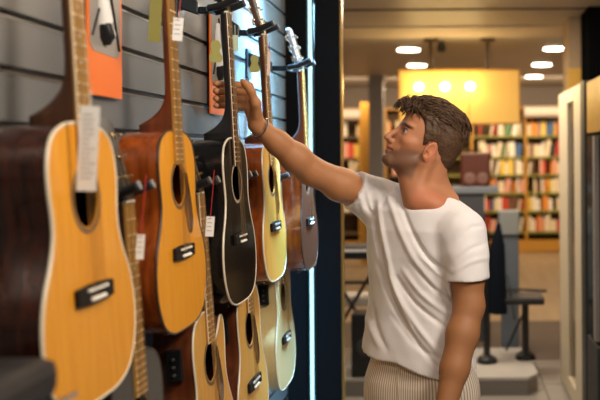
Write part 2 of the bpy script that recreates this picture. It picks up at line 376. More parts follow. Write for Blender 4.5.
# ------------------------------------------------------------------ guitars
DR = [(0,0),(.09,.004),(.155,.03),(.190,.085),(.1985,.145),(.186,.205),(.155,.262),(.139,.305),(.1375,.34),(.144,.39),(.142,.435),(.122,.477),(.078,.499),(.034,.505),(0,.505)]
CUT = [(0,0),(.09,.004),(.155,.03),(.190,.085),(.1985,.145),(.186,.205),(.155,.262),(.139,.305),(.1375,.34),(.144,.385),(.147,.43),(.138,.462),(.118,.468),(.088,.438),(.06,.418),(.038,.428),(.031,.47),(.030,.505),(0,.505)]
def outline(cut):
    Lh = catmull([(x, y, 0) for x, y in DR], 5); Rt = catmull([(x, y, 0) for x, y in (CUT if cut else DR)], 5)
    pts = [(p.x, p.y) for p in Rt] + [(-p.x, p.y) for p in reversed(Lh[1:-1])]
    return pts
def offs(pts, d):
    n = len(pts); out = []
    for i in range(n):
        a, b = Vector(pts[i-1]), Vector(pts[(i+1) % n]); t = (b-a).normalized(); out.append((pts[i][0]-t.y*d, pts[i][1]+t.x*d))
    return out
def plate(outer, hole, z0, z1):
    bm = bmesh.new()
    vo = [bm.verts.new((x, y, z1)) for x, y in outer]; vh = [bm.verts.new((x, y, z1)) for x, y in hole]
    es = [bm.edges.new((vo[i], vo[(i+1) % len(vo)])) for i in range(len(vo))] + [bm.edges.new((vh[i], vh[(i+1) % len(vh)])) for i in range(len(vh))]
    bmesh.ops.triangle_fill(bm, edges=es, use_beauty=True)
    r_ = bmesh.ops.extrude_face_region(bm, geom=bm.faces[:])
    for v in r_['geom']:
        if isinstance(v, bmesh.types.BMVert): v.co.z = z0
    bmesh.ops.recalc_face_normals(bm, faces=bm.faces)
    mb = MB(); bm.verts.index_update(); mb.add([v.co[:] for v in bm.verts], [tuple(v.index for v in f.verts) for f in bm.faces]); bm.free(); return mb
SH = .366; SR = .051; NUT = .82; BR = .204
FR = wood('fretboard', (.46, .25, .07), (.32, .16, .04), .6, 0, 60, .03)
FRD = wood('dark fretboard', (.17, .075, .035), (.08, .03, .016), .6, 0, 60, .03)
STR = mat('bronze string', (.75, .58, .35), .3, 1)
def guitar(label, sc, bottom, lean, yaw, top, side, bind, neckm, fb=FR, cut=False, depth=.105, guard=None, preamp=False, tuner=GOLD, headm=None, rot=0, NUT=.82):
    base = Matrix(((0,0,1,0),(1,0,0,0),(0,1,0,0),(0,0,0,1)))
    M = Matrix.Translation(bottom) @ Matrix.Rotation(yaw, 4, 'Z') @ Matrix.Rotation(-lean, 4, 'Y') @ Matrix.Rotation(rot, 4, 'X') @ base @ Matrix.Scale(sc, 4)
    g = empty('acoustic_guitar', None, label, 'guitar', None, M)
    pts = outline(cut); n = len(pts)
    b = MB(); ins = offs(pts, -.0)
    # sides + back (slightly arched), open at the front where the soundboard sits
    prof = [(0, 0.0), (0, -depth*.5), (0, -depth+.004), (.004, -depth)]
    cx, cy = 0, .25
    vs = []
    for d, z in prof:
        for x, y in pts: vs.append((x*(1-d*5)*1.0, cy+(y-cy)*(1-d*5), z))
    for s_ in (.6, .25):
        for x, y in pts: vs.append((x*s_, cy+(y-cy)*s_, -depth-.008*(1-s_)))
    rows_ = len(prof) + 2; fs = []
    for i in range(rows_-1):
        for k_ in range(n): fs.append((i*n+k_, i*n+(k_+1)%n, (i+1)*n+(k_+1)%n, (i+1)*n+k_))
    fs.append(tuple((rows_-1)*n + k_ for k_ in range(n)))
    body = b.add(vs, fs).build('body', side, g, True)
    hole = [(SR*math.cos(2*PI*i/32), SH+SR*math.sin(2*PI*i/32)) for i in range(32)]
    plate(pts, hole, -.003, .0005).build('soundboard', top, g)
    bi = MB(); bi.tube([(x, y, -.001) for x, y in pts] + [(pts[0][0], pts[0][1], -.001)], .0032, 6, False).build('binding', bind, g, True)
    ro = MB(); a1 = [(r_*math.cos(2*PI*i/40), SH+r_*math.sin(2*PI*i/40)) for r_ in (.0535, .063) for i in range(40)]
    ro.add([(x, y, .0011) for x, y in a1], [(i, (i+1)%40, 40+(i+1)%40, 40+i) for i in range(40)]); ro.build('rosette', mat('rosette', (.16,.10,.06), .4) if top.name != 'top black' else mat('rosette light', (.45,.35,.25), .4), g)
    if guard:
        gp = catmull([(.050,SH+.020,0),(.062,SH+.03,0),(.072,SH+.01,0),(.088,SH-.04,0),(.098,SH-.09,0),(.085,SH-.125,0),(.06,SH-.125,0),(.045,SH-.085,0),(.035,SH-.052,0),(.052,SH-.02,0)], 4, True)
        MB().prism([(p.x, p.y) for p in gp], .0008, .003).build('pickguard', guard, g)
    bg = [(-.078,BR-.024),(-.03,BR-.027),(.03,BR-.027),(.078,BR-.024),(.078,BR+.006),(.03,BR+.009),(-.03,BR+.009),(-.078,BR+.006)]
    bo = MB().prism(bg, .0008, .010).build('bridge', mat('bridge ebony', (.018,.014,.012), .6, ior=1.2), g, bevel=.002)
    MB().box((-.042, BR-.003, .010), (.042, BR+.002, .0140)).build('saddle', BONE, bo)
    pn = MB()
    for i in range(6): pn.lathe([(.0042, .010), (.0042, .014), (.0015, .0165)], (-.026+.0105*i, BR-.018, 0), n=8)
    pn.build('bridge_pins', BONE, bo)
    # neck with a flaring heel
    mb = MB(); ys = [.500,.505,.515,.521,.524,.528,.533,.539,.546,.555,.565,.58,.60,.625,.65,.70,.76,NUT-.005]; m_ = 12; vs = []
    for y in ys:
        hwid = .022 + .006*(NUT-y)/.32; f_ = max(0, 1-max(0, y-.524)/.15); dp = .020 + (.094-.020)*f_**5
        for k_ in range(m_+1):
            a_ = PI*k_/m_; vs.append((-hwid*math.cos(a_), y, .0015-dp*abs(math.sin(a_))**(.75 if dp < .04 else .55)))
    fs = []
    for i in range(len(ys)-1):
        for k_ in range(m_): fs.append((i*(m_+1)+k_, i*(m_+1)+k_+1, (i+1)*(m_+1)+k_+1, (i+1)*(m_+1)+k_))
        fs.append((i*(m_+1), (i+1)*(m_+1), (i+1)*(m_+1)+m_, i*(m_+1)+m_))
    fs.append(tuple(range(m_+1))); fs.append(tuple((len(ys)-1)*(m_+1)+k_ for k_ in range(m_+1))[::-1])
    nk = mb.add(vs, fs).build('neck', neckm, g, True)
    FE = SH + .053
    fo = MB(); fo.prism([(-.028, FE), (.028, FE), (.022, NUT), (-.022, NUT)], .0015, .0075).build('fretboard', fb, g)
    fbo = bpy.data.objects[fo.name] if hasattr(fo, 'name') else None
    fbo = [c for c in g.children if c.name.startswith('fretboard')][0]
    if bind is CREAM:
        nbm = MB()
        for s_ in (-1, 1): nbm.tube([(s_*.0283, FE, .0065), (s_*.0223, NUT, .0065)], .0013, 6)
        nbm.build('neck_binding', CREAM, fbo)
    for i in range(1, 20):
        y = NUT - (NUT-BR)*(1-2**(-i/12))
        if y < FE: break
        h_ = .022+.006*(NUT-y)/(NUT-FE); MB().box((-h_, y-.0016, .0075), (h_, y+.0016, .0094)).build('fret', mat('fret brass', (.95, .78, .50), .35, .6), fbo)
        if i in (3,5,7,9,12,15): 
            ym_ = y + .012 if i > 9 else y+.017; MB().lathe([(.003,.0075),(.003,.0079)], (0, ym_, 0), n=10).build('inlay_dot', BONE, fbo)
    pass
    MB().box((-.022, NUT, -.002), (.022, NUT+.005, .0098)).build('nut', BONE, g)
    # headstock leaning back
    HM = Matrix.Translation((0, NUT+.004, .004)) @ Matrix.Rotation(R(-13), 4, 'X')
    hp = [(-.022,0),(-.034,.035),(-.038,.17),(-.02,.182),(0,.178),(.02,.182),(.038,.17),(.034,.035),(.022,0)]
    hs = MB().prism(hp, -.016, 0, HM).build('headstock', headm or neckm, g, bevel=.002)
    MB().prism([(x*.96, y*.99+.001) for x, y in hp], .0, .0016, HM).build('face_veneer', BLACK, hs)
    for sx in (-1, 1):
        for k_ in range(3):
            yy = .05 + .045*k_
            tm = MB(); tm.lathe([(.006,0),(.003,.006),(.0035,.016)], (0,0,0), HM @ Matrix.Translation((sx*.022, yy, 0)), 10)
            tm.tube([HM @ Vector((sx*.022, yy, -.010)), HM @ Vector((sx*.052, yy, -.012))], .0035, 8)
            tm.box((sx*.022-.008, yy-.011, -.026), (sx*.022+.008, yy+.011, -.016), HM)
            tn = tm.build('tuner', METAL if tuner is METAL else tuner, g, True)
            MB().tube([HM @ Vector((sx*.05, yy, -.012)), HM @ Vector((sx*.058, yy, -.012)), HM @ Vector((sx*.068, yy, -.012))], [.004,.0085,.006], 8, flat=.6).build('button', tuner, tn, True)
    for i in range(6):
        x0 = -.026+.0105*i; x1 = -.0175+.007*i; x2 = (-1 if i < 3 else 1)*.017; yy = .05 + .045*((2-i) if i < 3 else i-3) if False else .05+.045*(i if i < 3 else 5-i)
        st = MB().tube([(x0, BR-.016, .010), (x0, BR, .0142), (x1, NUT+.003, .0104), HM @ Vector((x2, yy, .008))], .00055 if i > 2 else .0008, 5)
        st.build('string', STR, g)
    if preamp:
        pr = MB(); pr.box((-.155, .355, -.068), (-.137, .435, -.028)).build('preamp', BLACK, g, bevel=.003)
        po = [c for c in g.children if c.name.startswith('preamp')][0]
        for k_ in range(3): MB().lathe([(.004,0),(.004,.004)], M=Matrix.Translation((-.155, .372+.02*k_, -.048)) @ Matrix.Rotation(R(-90),4,'Y'), n=10).build('dial', mat('dial', (.1,.1,.1), .3), po)
    MB().lathe([(.006,0),(.004,.008),(.007,.016)], M=Matrix.Rotation(R(90),4,'X') @ Matrix.Translation((0,-depth*.5,0)), n=12).build('strap_pin', METAL, g)
    return g, M, NUT
amber = wood('top amber', (.78, .35, .030), (.66, .25, .014), .33, .08, 40, .35)
honey = wood('top honey', (.80, .35, .016), (.70, .26, .009), .3, .08, 40, .35)
natural = wood('top natural', (.76, .42, .10), (.64, .30, .05), .33, .08, 40, .35)
warmnat = wood('top warm spruce', (.80, .42, .085), (.68, .30, .04), .33, .08, 40, .35)
cream_t = wood('top pale', (.74, .58, .27), (.68, .50, .22), .35, .3, 40)
rosew = wood('rosewood', (.060, .013, .005), (.010, .003, .002), .25, .3, 25)
mahog = wood('mahogany gloss', (.38, .085, .012), (.16, .03, .005), .22, .5, 18)
mahogd = wood('mahogany dark', (.17, .045, .015), (.08, .02, .008), .28, .5, 20)
choc = wood('chocolate top', (.10, .028, .012), (.06, .016, .008), .4, .05, 40, .3)
blackt = mat('top black', (.004, .004, .004), .10, ior=1.22)
blacks = mat('body black', (.007, .007, .008), .14, spec=.4)
greyt = mat('top grey matte', (.075, .07, .065), .6)
neckred = wood('neck mahogany', (.19, .05, .014), (.10, .024, .007), .35, .15, 20)
neckd = wood('neck brown', (.10, .035, .013), (.05, .016, .006), .45, .05, 20)
tort = mat('tortoise guard', (.10, .035, .015), .2, noise=.7, nscale=60, coat=.5)
ZB = 1.182
def gb(px, Y, py): p = P(px, py, Y); return (p.x, Y, p.z)
G = {}
G[1] = guitar('amber acoustic guitar with long white tag, nearest in the upper row', .98, gb(96, 1.56, 394), R(3.4), 0, amber, rosew, CREAM, neckd, guard=None, NUT=.87)
G[2] = guitar('honey-topped acoustic guitar with tortoise pickguard, second in the upper row', .93, gb(184, 2.07, 324), R(2.7), 0, honey, mahog, DARKB, neckred, guard=tort, NUT=.885)
G[3] = guitar('glossy black acoustic guitar whose neck the man grips', .935, gb(241.5, 2.52, 298), R(3.0), 0, blackt, blacks, CREAM, BLACK, fb=FRD, guard=None, tuner=METAL, headm=BLACK, NUT=.892)
G[4] = guitar('pale spruce acoustic guitar hung just right of the black one', .935, gb(276, 2.99, 276.5), R(3.0), 0, warmnat, mahog, CREAM, neckd, guard=tort, tuner=METAL, NUT=.896)
G[5] = guitar('dark chocolate-topped acoustic guitar beside the light strip', .93, gb(310, 3.36, 266), R(2.6), 0, choc, mahog, DARKB, neckred, tuner=METAL, headm=mat('silver head', (.4,.4,.42), .3, .7))
ZL = .70
def gl(px, Y, dz=0): p = P(px, 300, Y); return (p.x, Y, ZL+dz)
G[6] = guitar('grey acoustic guitar behind the nearest one in the lower row, red tag on its neck', 1.0, gl(147, 1.815), R(3.2), 0, greyt, BLACK, DARKB, neckd, headm=BLACK)
G[7] = guitar('natural cutaway acoustic guitar with black preamp on its mahogany side, lower row', .98, gl(217, 2.30, .012), R(3.7), 0, natural, mahogd, CREAM, neckd, cut=True, guard=tort, preamp=True, headm=BLACK)
G[8] = guitar('amber acoustic guitar with dark pickguard under the black guitar, lower row', 1.0, gl(254, 2.755), R(3.2), 0, natural, mahogd, CREAM, neckd, guard=tort, preamp=True, headm=BLACK)
G[9] = guitar('cream acoustic guitar with cream sides, farthest in the lower row', .90, gl(285, 3.20, .068), R(2.2), 0, cream_t, cream_t, CREAM, neckd, preamp=True, tuner=METAL)

# ------------------------------------------------------------------ hangers
names = {1:'nearest amber guitar in the upper row',2:'honey guitar, second in the upper row',3:'black guitar',4:'pale spruce guitar right of the black one',5:'chocolate guitar beside the light strip',6:'grey guitar in the lower row',7:'cutaway guitar in the lower row',8:'amber guitar under the black one',9:'cream guitar in the lower row'}
hm = mat('hanger blue-black', (.012, .022, .03), .3, .3)
for k_, (g, M, NUT) in G.items():
    p = M @ Vector((0, NUT+.012, -.03)); sc = M.to_scale()[0]
    x0 = WX - p.x; t = empty('guitar_hanger', p, 'black wall hanger holding the ' + names[k_], 'hanger', 'guitar hangers')
    MB().box((x0, -.035, -.04), (x0+.01, .035, .075)).build('wall_plate', hm, t, bevel=.003)
    ar = MB(); xa, xm = x0+.008, x0*.45
    ar.add([(xa,-.022,.005),(xa,.022,.005),(xa,.022,.062),(xa,-.022,.062),(xm,-.014,-.014),(xm,.014,-.014),(xm,.014,.024),(xm,-.014,.024)], [(0,1,2,3),(7,6,5,4),(0,4,5,1),(1,5,6,2),(2,6,7,3),(3,7,4,0)])
    ar.box((xm, -.009, -.010), (-.012, .009, .010)); ar.build('arm', hm, t, bevel=.003)
    yk = MB().tube([(-.012, -.036, 0), (-.016, -.02, 0), (-.018, 0, 0), (-.016, .02, 0), (-.012, .036, 0)], .009, 8); yk.build('yoke', hm, t, True)
    for s_ in (-1, 1):
        pr = MB().tube([(-.014, s_*.034, 0), (.02, s_*.037, .006), (.068, s_*.040, .026)], .0105, 10).build('prong', BLACK, t, True)
        MB().lathe([(.0105,0),(.0105,.006)], M=Matrix.Translation((.068, s_*.040, .026)) @ Matrix.Rotation(R(67),4,'Y'), n=12).build('end_cap', mat('cap grey', (.08,.08,.09), .4), pr)

# ------------------------------------------------------------------ tags, posters
def card(name, px0, py0, px1, py1, Y, m, label, cat, tilt=0, string_to=None, ribbon=None, shape=None, lines=0, yaw=55):
    a = P((px0+px1)/2, py0, Y); b = P((px0+px1)/2, py1, Y); w_ = (px1-px0)/FPX*Y/math.cos(R(yaw))/2; h_ = a.z-b.z
    t = empty(name, a, label, cat, None, Matrix.Translation(a) @ Matrix.Rotation(R(yaw), 4, 'Z') @ Matrix.Rotation(R(tilt), 4, 'Y'))
    if shape == 'guitar':
        o = catmull([(0,-h_,0),(w_*.8,-h_*.97,0),(w_,-h_*.75,0),(w_*.62,-h_*.5,0),(w_*.8,-h_*.25,0),(w_*.5,-h_*.03,0),(0,0,0),(-w_*.5,-h_*.03,0),(-w_*.8,-h_*.25,0),(-w_*.62,-h_*.5,0),(-w_,-h_*.75,0),(-w_*.8,-h_*.97,0)], 4, True)
        pl = MB().prism([(p.x, p.y) for p in o], -.0006, .0006, Matrix.Rotation(R(90), 4, 'X'))
    else: pl = MB().box((-w_, -.0006, -h_), (w_, .0006, 0))
    c = pl.build('card', m, t)
    if lines:
        lm = MB(); r2 = random.Random(3)
        for i in range(lines):
            z = -h_*(.1+.8*i/lines); lm.box((-w_*.7, -.0012, z-.0015), (w_*r2.uniform(.1,.8), -.0007, z+.0005))
        lm.build('print', mat('grey print', (.35,.33,.33), .7), c)
    if ribbon:
        MB().tube([(0,0,-.003),(.002,.004,ribbon)], .0022, 5, flat=.4).build('ribbon', RED, t)
    else: MB().tube([(0,0,-.002),(0,.003,.03)], .0007, 5).build('thread', WHITE, t)
    return t
card('price_tag', 82, 101, 100, 186, 1.50, WHITE, 'long white printed tag hanging over the nearest amber guitar', 'tag', 3, lines=14, yaw=12)
card('price_tag', 176, 14, 185, 37, 2.02, WHITE, 'small white tag on red ribbon at the neck of the honey guitar', 'tag', 4, ribbon=.06, lines=4, yaw=20)
card('price_tag', 206, 213, 213.5, 233, 2.25, WHITE, 'small white tag on long red ribbon beside the honey guitar', 'tag', 4, ribbon=.12, lines=4, yaw=20)
card('price_tag', 136.5, 230, 143.5, 255, 1.74, WHITE, 'small white tag on red ribbon at the neck of the grey guitar', 'tag', 4, ribbon=.12, lines=4, yaw=20)
card('price_tag', 273.5, 162, 277.5, 183, 3.08, WHITE, 'small white tag over the side of the dark chocolate guitar', 'tag', 2, ribbon=.05, yaw=20)
card('price_tag', 269, 48, 272, 73, 2.95, mat('pale pink paper', (.8,.6,.55), .6), 'narrow pinkish tag at the neck of the pale spruce guitar', 'tag', 2, ribbon=.03, yaw=20)
card('hang_tag', 153, -8, 164, 38, 2.0, mat('dark olive card', (.22, .20, .035), .6), 'long olive card hanging left of the honey guitar neck', 'tag', 3, yaw=20)
card('hang_tag', 211, 37, 223.5, 59, 2.42, OLIVE, 'olive guitar-shaped card hanging left of the black guitar neck', 'tag', 0, shape='guitar', yaw=10)
card('hang_tag', 251, 52, 261, 69.5, 2.9, OLIVE, 'small olive guitar-shaped card left of the pale guitar neck', 'tag', 0, shape='guitar', yaw=10)
card('hang_tag', 234, 32, 239.5, 48, 2.56, mat('pale green card', (.45,.55,.42), .6), 'pale green and white card right of the black guitar neck', 'tag', 0, yaw=20)
def poster(pl, pr_, pyb, label):
    Yc = WX+.015; Ya, Yb = -(Yc)*FPX/(PX-pl), -(Yc)*FPX/(PX-pr_); zb = P(pl, pyb, Ya).z
    t = empty('poster', (Yc, (Ya+Yb)/2, zb), label, 'poster', 'orange posters on the slatwall'); h = (Yb-Ya)/2
    MB().box((-.004, -h, 0), (0, h, .34)).build('board', mat('orange print', (.86, .17, .006), .5), t)
    MB().prism([(-h+.012,.11),(-h+.03,.096),(h-.03,.092),(h-.012,.11),(h-.012,.335),(-h+.012,.335)], .0, .0012, Matrix(((0,0,1,0),(1,0,0,0),(0,1,0,0),(0,0,0,1)))).build('picture', mat('grey print bg', (.30,.27,.24), .5), t)
    pic = [c for c in t.children if c.name.startswith('picture')][0]
    s1 = MB()
    for y0, z0_, y1, z1_ in ((-.075,.13,.04,.32),(.075,.11,-.01,.32)):
        s1.tube([(.002,y0,z0_),(.002,y1,z1_)], .0035, 5, flat=1)
    s1.build('dark_bars', BLACK, pic)
    MB().tube([(.002,-.03,.3),(.002,-.025,.22),(.002,-.02,.17),(.002,-.012,.145)], [.01,.014,.022,.018], 10).build('white_shape', WHITE, pic, True)
    MB().tube([(.004,-.02,.165),(.004,-.010,.135),(.004,-.006,.115)], [.018,.024,.01], 10).build('dark_shape', BLACK, pic, True)
poster(88, 122.5, 88.5, 'orange and grey poster beside the nearest guitar neck')
poster(211, 227.5, 110, 'orange poster partly hidden behind the gripping hand')
# dark case at the lower left foreground
t = empty('guitar_case', (-.66, 1.05, .95), 'dark grey blurred case top in the lower left corner', 'case')
cz = P(10, 360, 1.22).z
t.location = (P(0,0,1.2).x, 1.2, 0)
cs = MB().box((-.10, -.2, 0), (.05, .1, cz-.06)); cs.build('shell', mat('case grey', (.018,.017,.018), .6, spec=.2), t, bevel=.03)
MB().box((-.095, -.19, cz-.06), (.045, .09, cz-.0)).build('lid', mat('case lid', (.04,.036,.036), .5, noise=.5, nscale=9, spec=.2), t, bevel=.02)
MB().tube([(-.09,-.205,cz-.06),(.05,-.205,cz-.05),(.06,.1,cz-.06)], .004, 6).build('zip', METAL, t)

# ------------------------------------------------------------------ signed-distance sculpting for the man
class Field:
    def __init__(s, lo, hi, h):
        s.lo = np.array(lo, float); s.h = h; s.n = np.ceil((np.array(hi) - s.lo) / h).astype(int) + 1
        s.a = np.full(s.n, 1e2, np.float32); s.ax = [s.lo[i] + h*np.arange(s.n[i]) for i in range(3)]
    def sub(s, lo, hi):
        i0 = np.clip(np.floor((np.array(lo)-s.lo)/s.h).astype(int), 0, s.n-1); i1 = np.clip(np.ceil((np.array(hi)-s.lo)/s.h).astype(int)+1, 1, s.n)
        sl = tuple(slice(a, b) for a, b in zip(i0, i1))
        return sl, s.ax[0][sl[0]][:,None,None], s.ax[1][sl[1]][None,:,None], s.ax[2][sl[2]][None,None,:]
    def put(s, sl, d, k, cut=False):
        a = s.a[sl]
        if cut: d = -d; h_ = np.maximum(k - np.abs(a-d), 0)/k; s.a[sl] = np.maximum(a, d) + h_*h_*k*.25
        else: h_ = np.maximum(k - np.abs(a-d), 0)/k; s.a[sl] = np.minimum(a, d) - h_*h_*k*.25
    def ell(s, c, r, k=.01, cut=False, rot=None):
        c = np.array(c, float); r = np.array(r, float); m = r.max() + k*2.5
        sl, x, y, z = s.sub(c-m, c+m); x, y, z = x-c[0], y-c[1], z-c[2]
        if rot is not None:
            q = np.array(rot.to_3x3().transposed())
            x, y, z = q[0][0]*x+q[0][1]*y+q[0][2]*z, q[1][0]*x+q[1][1]*y+q[1][2]*z, q[2][0]*x+q[2][1]*y+q[2][2]*z
        k0 = np.sqrt((x/r[0])**2+(y/r[1])**2+(z/r[2])**2); k1 = np.sqrt((x/r[0]**2)**2+(y/r[1]**2)**2+(z/r[2]**2)**2)
        s.put(sl, np.where(k1 > 1e-9, k0*(k0-1)/np.maximum(k1, 1e-9), -r.min()), k, cut)
    def cone(s, a, b, ra, rb, k=.01, cut=False, squash=None):
        a = np.array(a, float); b = np.array(b, float); m = max(ra, rb)+k*2.5
        sl, x, y, z = s.sub(np.minimum(a,b)-m, np.maximum(a,b)+m); d = b-a; L = d @ d
        t = np.clip(((x-a[0])*d[0]+(y-a[1])*d[1]+(z-a[2])*d[2])/L, 0, 1)
        s.put(sl, np.sqrt((x-a[0]-t*d[0])**2+(y-a[1]-t*d[1])**2+(z-a[2]-t*d[2])**2)-(ra+(rb-ra)*t), k, cut)
    def chain(s, pts, rs, k=.01, cut=False):
        for i in range(len(pts)-1): s.cone(pts[i], pts[i+1], rs[i], rs[i+1], k, cut)
    def nets(s):
        a = s.a; ins = a < 0
        c = [a[i:a.shape[0]-1+i, j:a.shape[1]-1+j, k:a.shape[2]-1+k] for i in (0,1) for j in (0,1) for k in (0,1)]
        neg = sum((q < 0).astype(np.int8) for q in c); cell = (neg > 0) & (neg < 8)
        idx = np.full(cell.shape, -1, np.int64); ii = np.argwhere(cell); idx[cell] = np.arange(len(ii))
        vals = np.stack([q[cell] for q in c], 1); offs_ = np.array([(i,j,k) for i in (0,1) for j in (0,1) for k in (0,1)], float)
        acc = np.zeros((len(ii), 3)); cnt = np.zeros(len(ii))
        for p in range(8):
            for q in range(p+1, 8):
                if np.abs(offs_[p]-offs_[q]).sum() != 1: continue
                m = (vals[:,p] < 0) != (vals[:,q] < 0); t = vals[m,p]/(vals[m,p]-vals[m,q])
                acc[m] += offs_[p] + t[:,None]*(offs_[q]-offs_[p]); cnt[m] += 1
        V = s.lo + s.h*(ii + acc/cnt[:,None]); F = []
        for ax in range(3):
            u, v = (ax+1)%3, (ax+2)%3
            A = np.take(ins, range(a.shape[ax]-1), ax); B = np.take(ins, range(1, a.shape[ax]), ax)
            e = np.argwhere(A != B); e = e[(e[:,u] > 0) & (e[:,v] > 0) & (e[:,u] < a.shape[u]-1) & (e[:,v] < a.shape[v]-1)]
            fl = A[tuple(e.T)]
            def at(du, dv):
                q = e.copy(); q[:,u] -= du; q[:,v] -= dv; return idx[tuple(q.T)]
            f = np.stack([at(1,1), at(0,1), at(0,0), at(1,0)], 1); f[~fl] = f[~fl][:, ::-1]; F.append(f)
        return V, np.concatenate(F)
def mesh_np(name, V, F, m, parent=None, tint=None):
    me = bpy.data.meshes.new(name); me.from_pydata(V.tolist(), [], F.tolist()); me.validate()
    me.polygons.foreach_set('use_smooth', [True]*len(me.polygons)); me.materials.append(m)
    if tint is not None:
        at = me.color_attributes.new('tint', 'FLOAT_COLOR', 'POINT'); at.data.foreach_set('color', np.concatenate([tint, np.ones((len(V),1))], 1).astype(np.float32).ravel())
    o = bpy.data.objects.new(name, me); COL.objects.link(o)
    if parent: o.parent = parent
    return o
def tint_mat(name, rough, bump=0, bs=300, sss=0):
    m = mat(name, (.5,.3,.2), rough, sss=sss); nt = m.node_tree; b = nt.nodes['Principled BSDF']
    at = nt.nodes.new('ShaderNodeAttribute'); at.attribute_name = 'tint'; nt.links.new(at.outputs['Color'], b.inputs['Base Color'])
    if bump:
        tc = nt.nodes.new('ShaderNodeTexCoord'); nz = nt.nodes.new('ShaderNodeTexNoise'); nz.inputs['Scale'].default_value = bs
        bp = nt.nodes.new('ShaderNodeBump'); bp.inputs['Strength'].default_value = bump; bp.inputs['Distance'].default_value = .001
        nt.links.new(tc.outputs['Object'], nz.inputs['Vector']); nt.links.new(nz.outputs['Fac'], bp.inputs['Height']); nt.links.new(bp.outputs[0], b.inputs['Normal'])
    return m
def smooth_noise(V, scale, seed):
    r = np.random.RandomState(seed); out = np.zeros(len(V))
    for _ in range(14):
        d = r.normal(size=3); d /= np.linalg.norm(d); out += np.sin(V @ d * scale * r.uniform(.6, 1.6) + r.uniform(0, 6.28))
    return out / 14

# head frame: ear canal, face pitched up 22 degrees and turned a little toward the lens
HO = np.array(P(425, 154, 2.74)); pit, yaw_ = R(22), R(16)
fx = np.array([-math.cos(yaw_)*math.cos(pit), -math.sin(yaw_)*math.cos(pit), math.sin(pit)])
lx_ = np.array([math.sin(yaw_), -math.cos(yaw_), 0.0]); ux = np.cross(fx, lx_); ux = ux if ux[2] > 0 else -ux
HS = .01
def H2W(V): V = np.atleast_2d(V); return HO + HS*(V[:,0:1]*fx + V[:,1:2]*lx_ + V[:,2:3]*ux)
def W2H(p): d = (np.array(p)-HO)/HS; return np.array([d @ fx, d @ lx_, d @ ux])
h = Field((-14, -13, -19), (16, 13, 18), .22)
h.ell((1.0,0,6.6), (9.6,7.5,8.5), 1)
h.ell((-4.0,0,5.0), (5.5,6.6,6.5), 2)
h.ell((5.6,0,1.2), (5.4,6.0,7.6), 2)
h.ell((6.2,0,-2.2), (5.4,4.8,4.6), 2)
h.ell((5.0,0,-4.6), (5.4,4.6,2.9), 2)
for s_ in (-1, 1):
    h.ell((8.7,s_*3.0,6.1), (1.7,3.1,.9), 1.0)
    h.ell((7.0,s_*4.6,1.2), (2.6,1.8,1.6), 1.5)
    h.cone((.6,s_*5.4,-2.6), (9.6,s_*1.8,-6.3), 1.5, 1.5, 1.6)
    h.ell((10.7,s_*3.3,4.1), (2.1,2.0,1.35), 1.0, True)
h.ell((10.5,0,-5.5), (2.1,2.6,2.0), 1.5)
h.ell((9.9,0,-2.6), (1.7,2.9,2.0), 1.2)
h.ell((12.4,0,-4.4), (.8,2.0,.45), .8, True)
h.cone((9.9,0,5.6), (12.9,0,1.4), .66, .85, .9)
h.ell((13.2,0,.55), (1.15,1.0,.95), .5); h.ell((11.3,0,-.4), (1.5,1.3,.7), .6)
for s_ in (-1, 1):
    h.ell((11.8,s_*1.4,-.1), (1.15,.8,.85), .4)
    h.ell((12.5,s_*.7,-1.0), (.5,.3,.35), .25, True)
h.ell((11.3,0,-1.95), (1.1,2.3,.6), .6); h.ell((11.1,0,-3.35), (1.1,2.1,.65), .6)
h.cone((12.6,-.0,-2.65), (10.7,2.8,-2.8), .24, .18, .3, True); h.cone((12.6,0,-2.65), (10.7,-2.8,-2.8), .24, .18, .3, True)
for s_ in (-1, 1):   # eyelids round the eyeball
    h.ell((8.5,s_*3.3,4.0), (1.5,1.7,1.5), .4)
    h.ell((9.6,s_*3.6,3.95), (1.3,1.45,.62), .2, True)
    h.cone((9.5,s_*2.0,4.95), (8.3,s_*4.9,4.75), .34, .28, .4)
    # ear
    er = Matrix.Rotation(R(-14), 4, 'Y') @ Matrix.Rotation(R(s_*18), 4, 'Z')
    h.ell((.5,s_*7.4,.6), (2.1,.8,3.3), .4, False, er)
    h.ell((.9,s_*8.25,1.2), (1.35,.65,2.1), .3, True, er)
    h.ell((1.4,s_*8.0,-.4), (.9,1.1,.9), .3, True)
    h.ell((2.1,s_*7.2,-.1), (.5,.5,.8), .4)
# neck down into the shirt
nb = W2H(P(427, 205, 2.76)); nt_ = np.array([-1.8, 0, -1.0])
h.cone(nt_, nb, 5.7, 6.3, 2.5)
ff = W2H(P(418, 200, 2.70)); h.cone((3.5,0,-5.5), ff, 4.0, 5.0, 2.5)
h.cone((-.5,5.2,-1.5), W2H(P(414, 196, 2.68)), 1.6, 1.5, 2)
h.cone(W2H(P(438,190,2.77)), W2H(P(453,208,2.72)), 3.8, 3.4, 3)
h.ell(W2H(P(430,204,2.72)), (6,8,4.5), 3)
V, F = h.nets(); Hl = V.copy(); Vh = H2W(V); Fh = F
def sstep(a, b, x): t = np.clip((x-a)/(b-a), 0, 1); return t*t*(3-2*t)
skin = np.array([.47,.20,.098]); col = np.tile(skin, (len(Vh), 1))
f_, l_, u_ = Hl[:,0], np.abs(Hl[:,1]), Hl[:,2]
bl = sstep(1.5, 3.0, f_)*sstep(.2, -1.6, u_ - np.where(f_ > 9.2, -1.0+0*f_, .0) + .12*(f_-6))*sstep(-10.5,-8.0,u_)
lip = np.exp(-((u_+2.75)/1.0)**4)*sstep(2.6,1.8,l_)*sstep(9.6,10.4,f_)
bl = bl*(1-lip*.9); n_ = smooth_noise(Hl, 4, 3)*.5+.5
col = col*(1-.66*bl[:,None]) + np.array([.08,.05,.035])*(.4*bl[:,None])
col = col*(1-lip[:,None]) + np.array([.42,.13,.09])*lip[:,None]
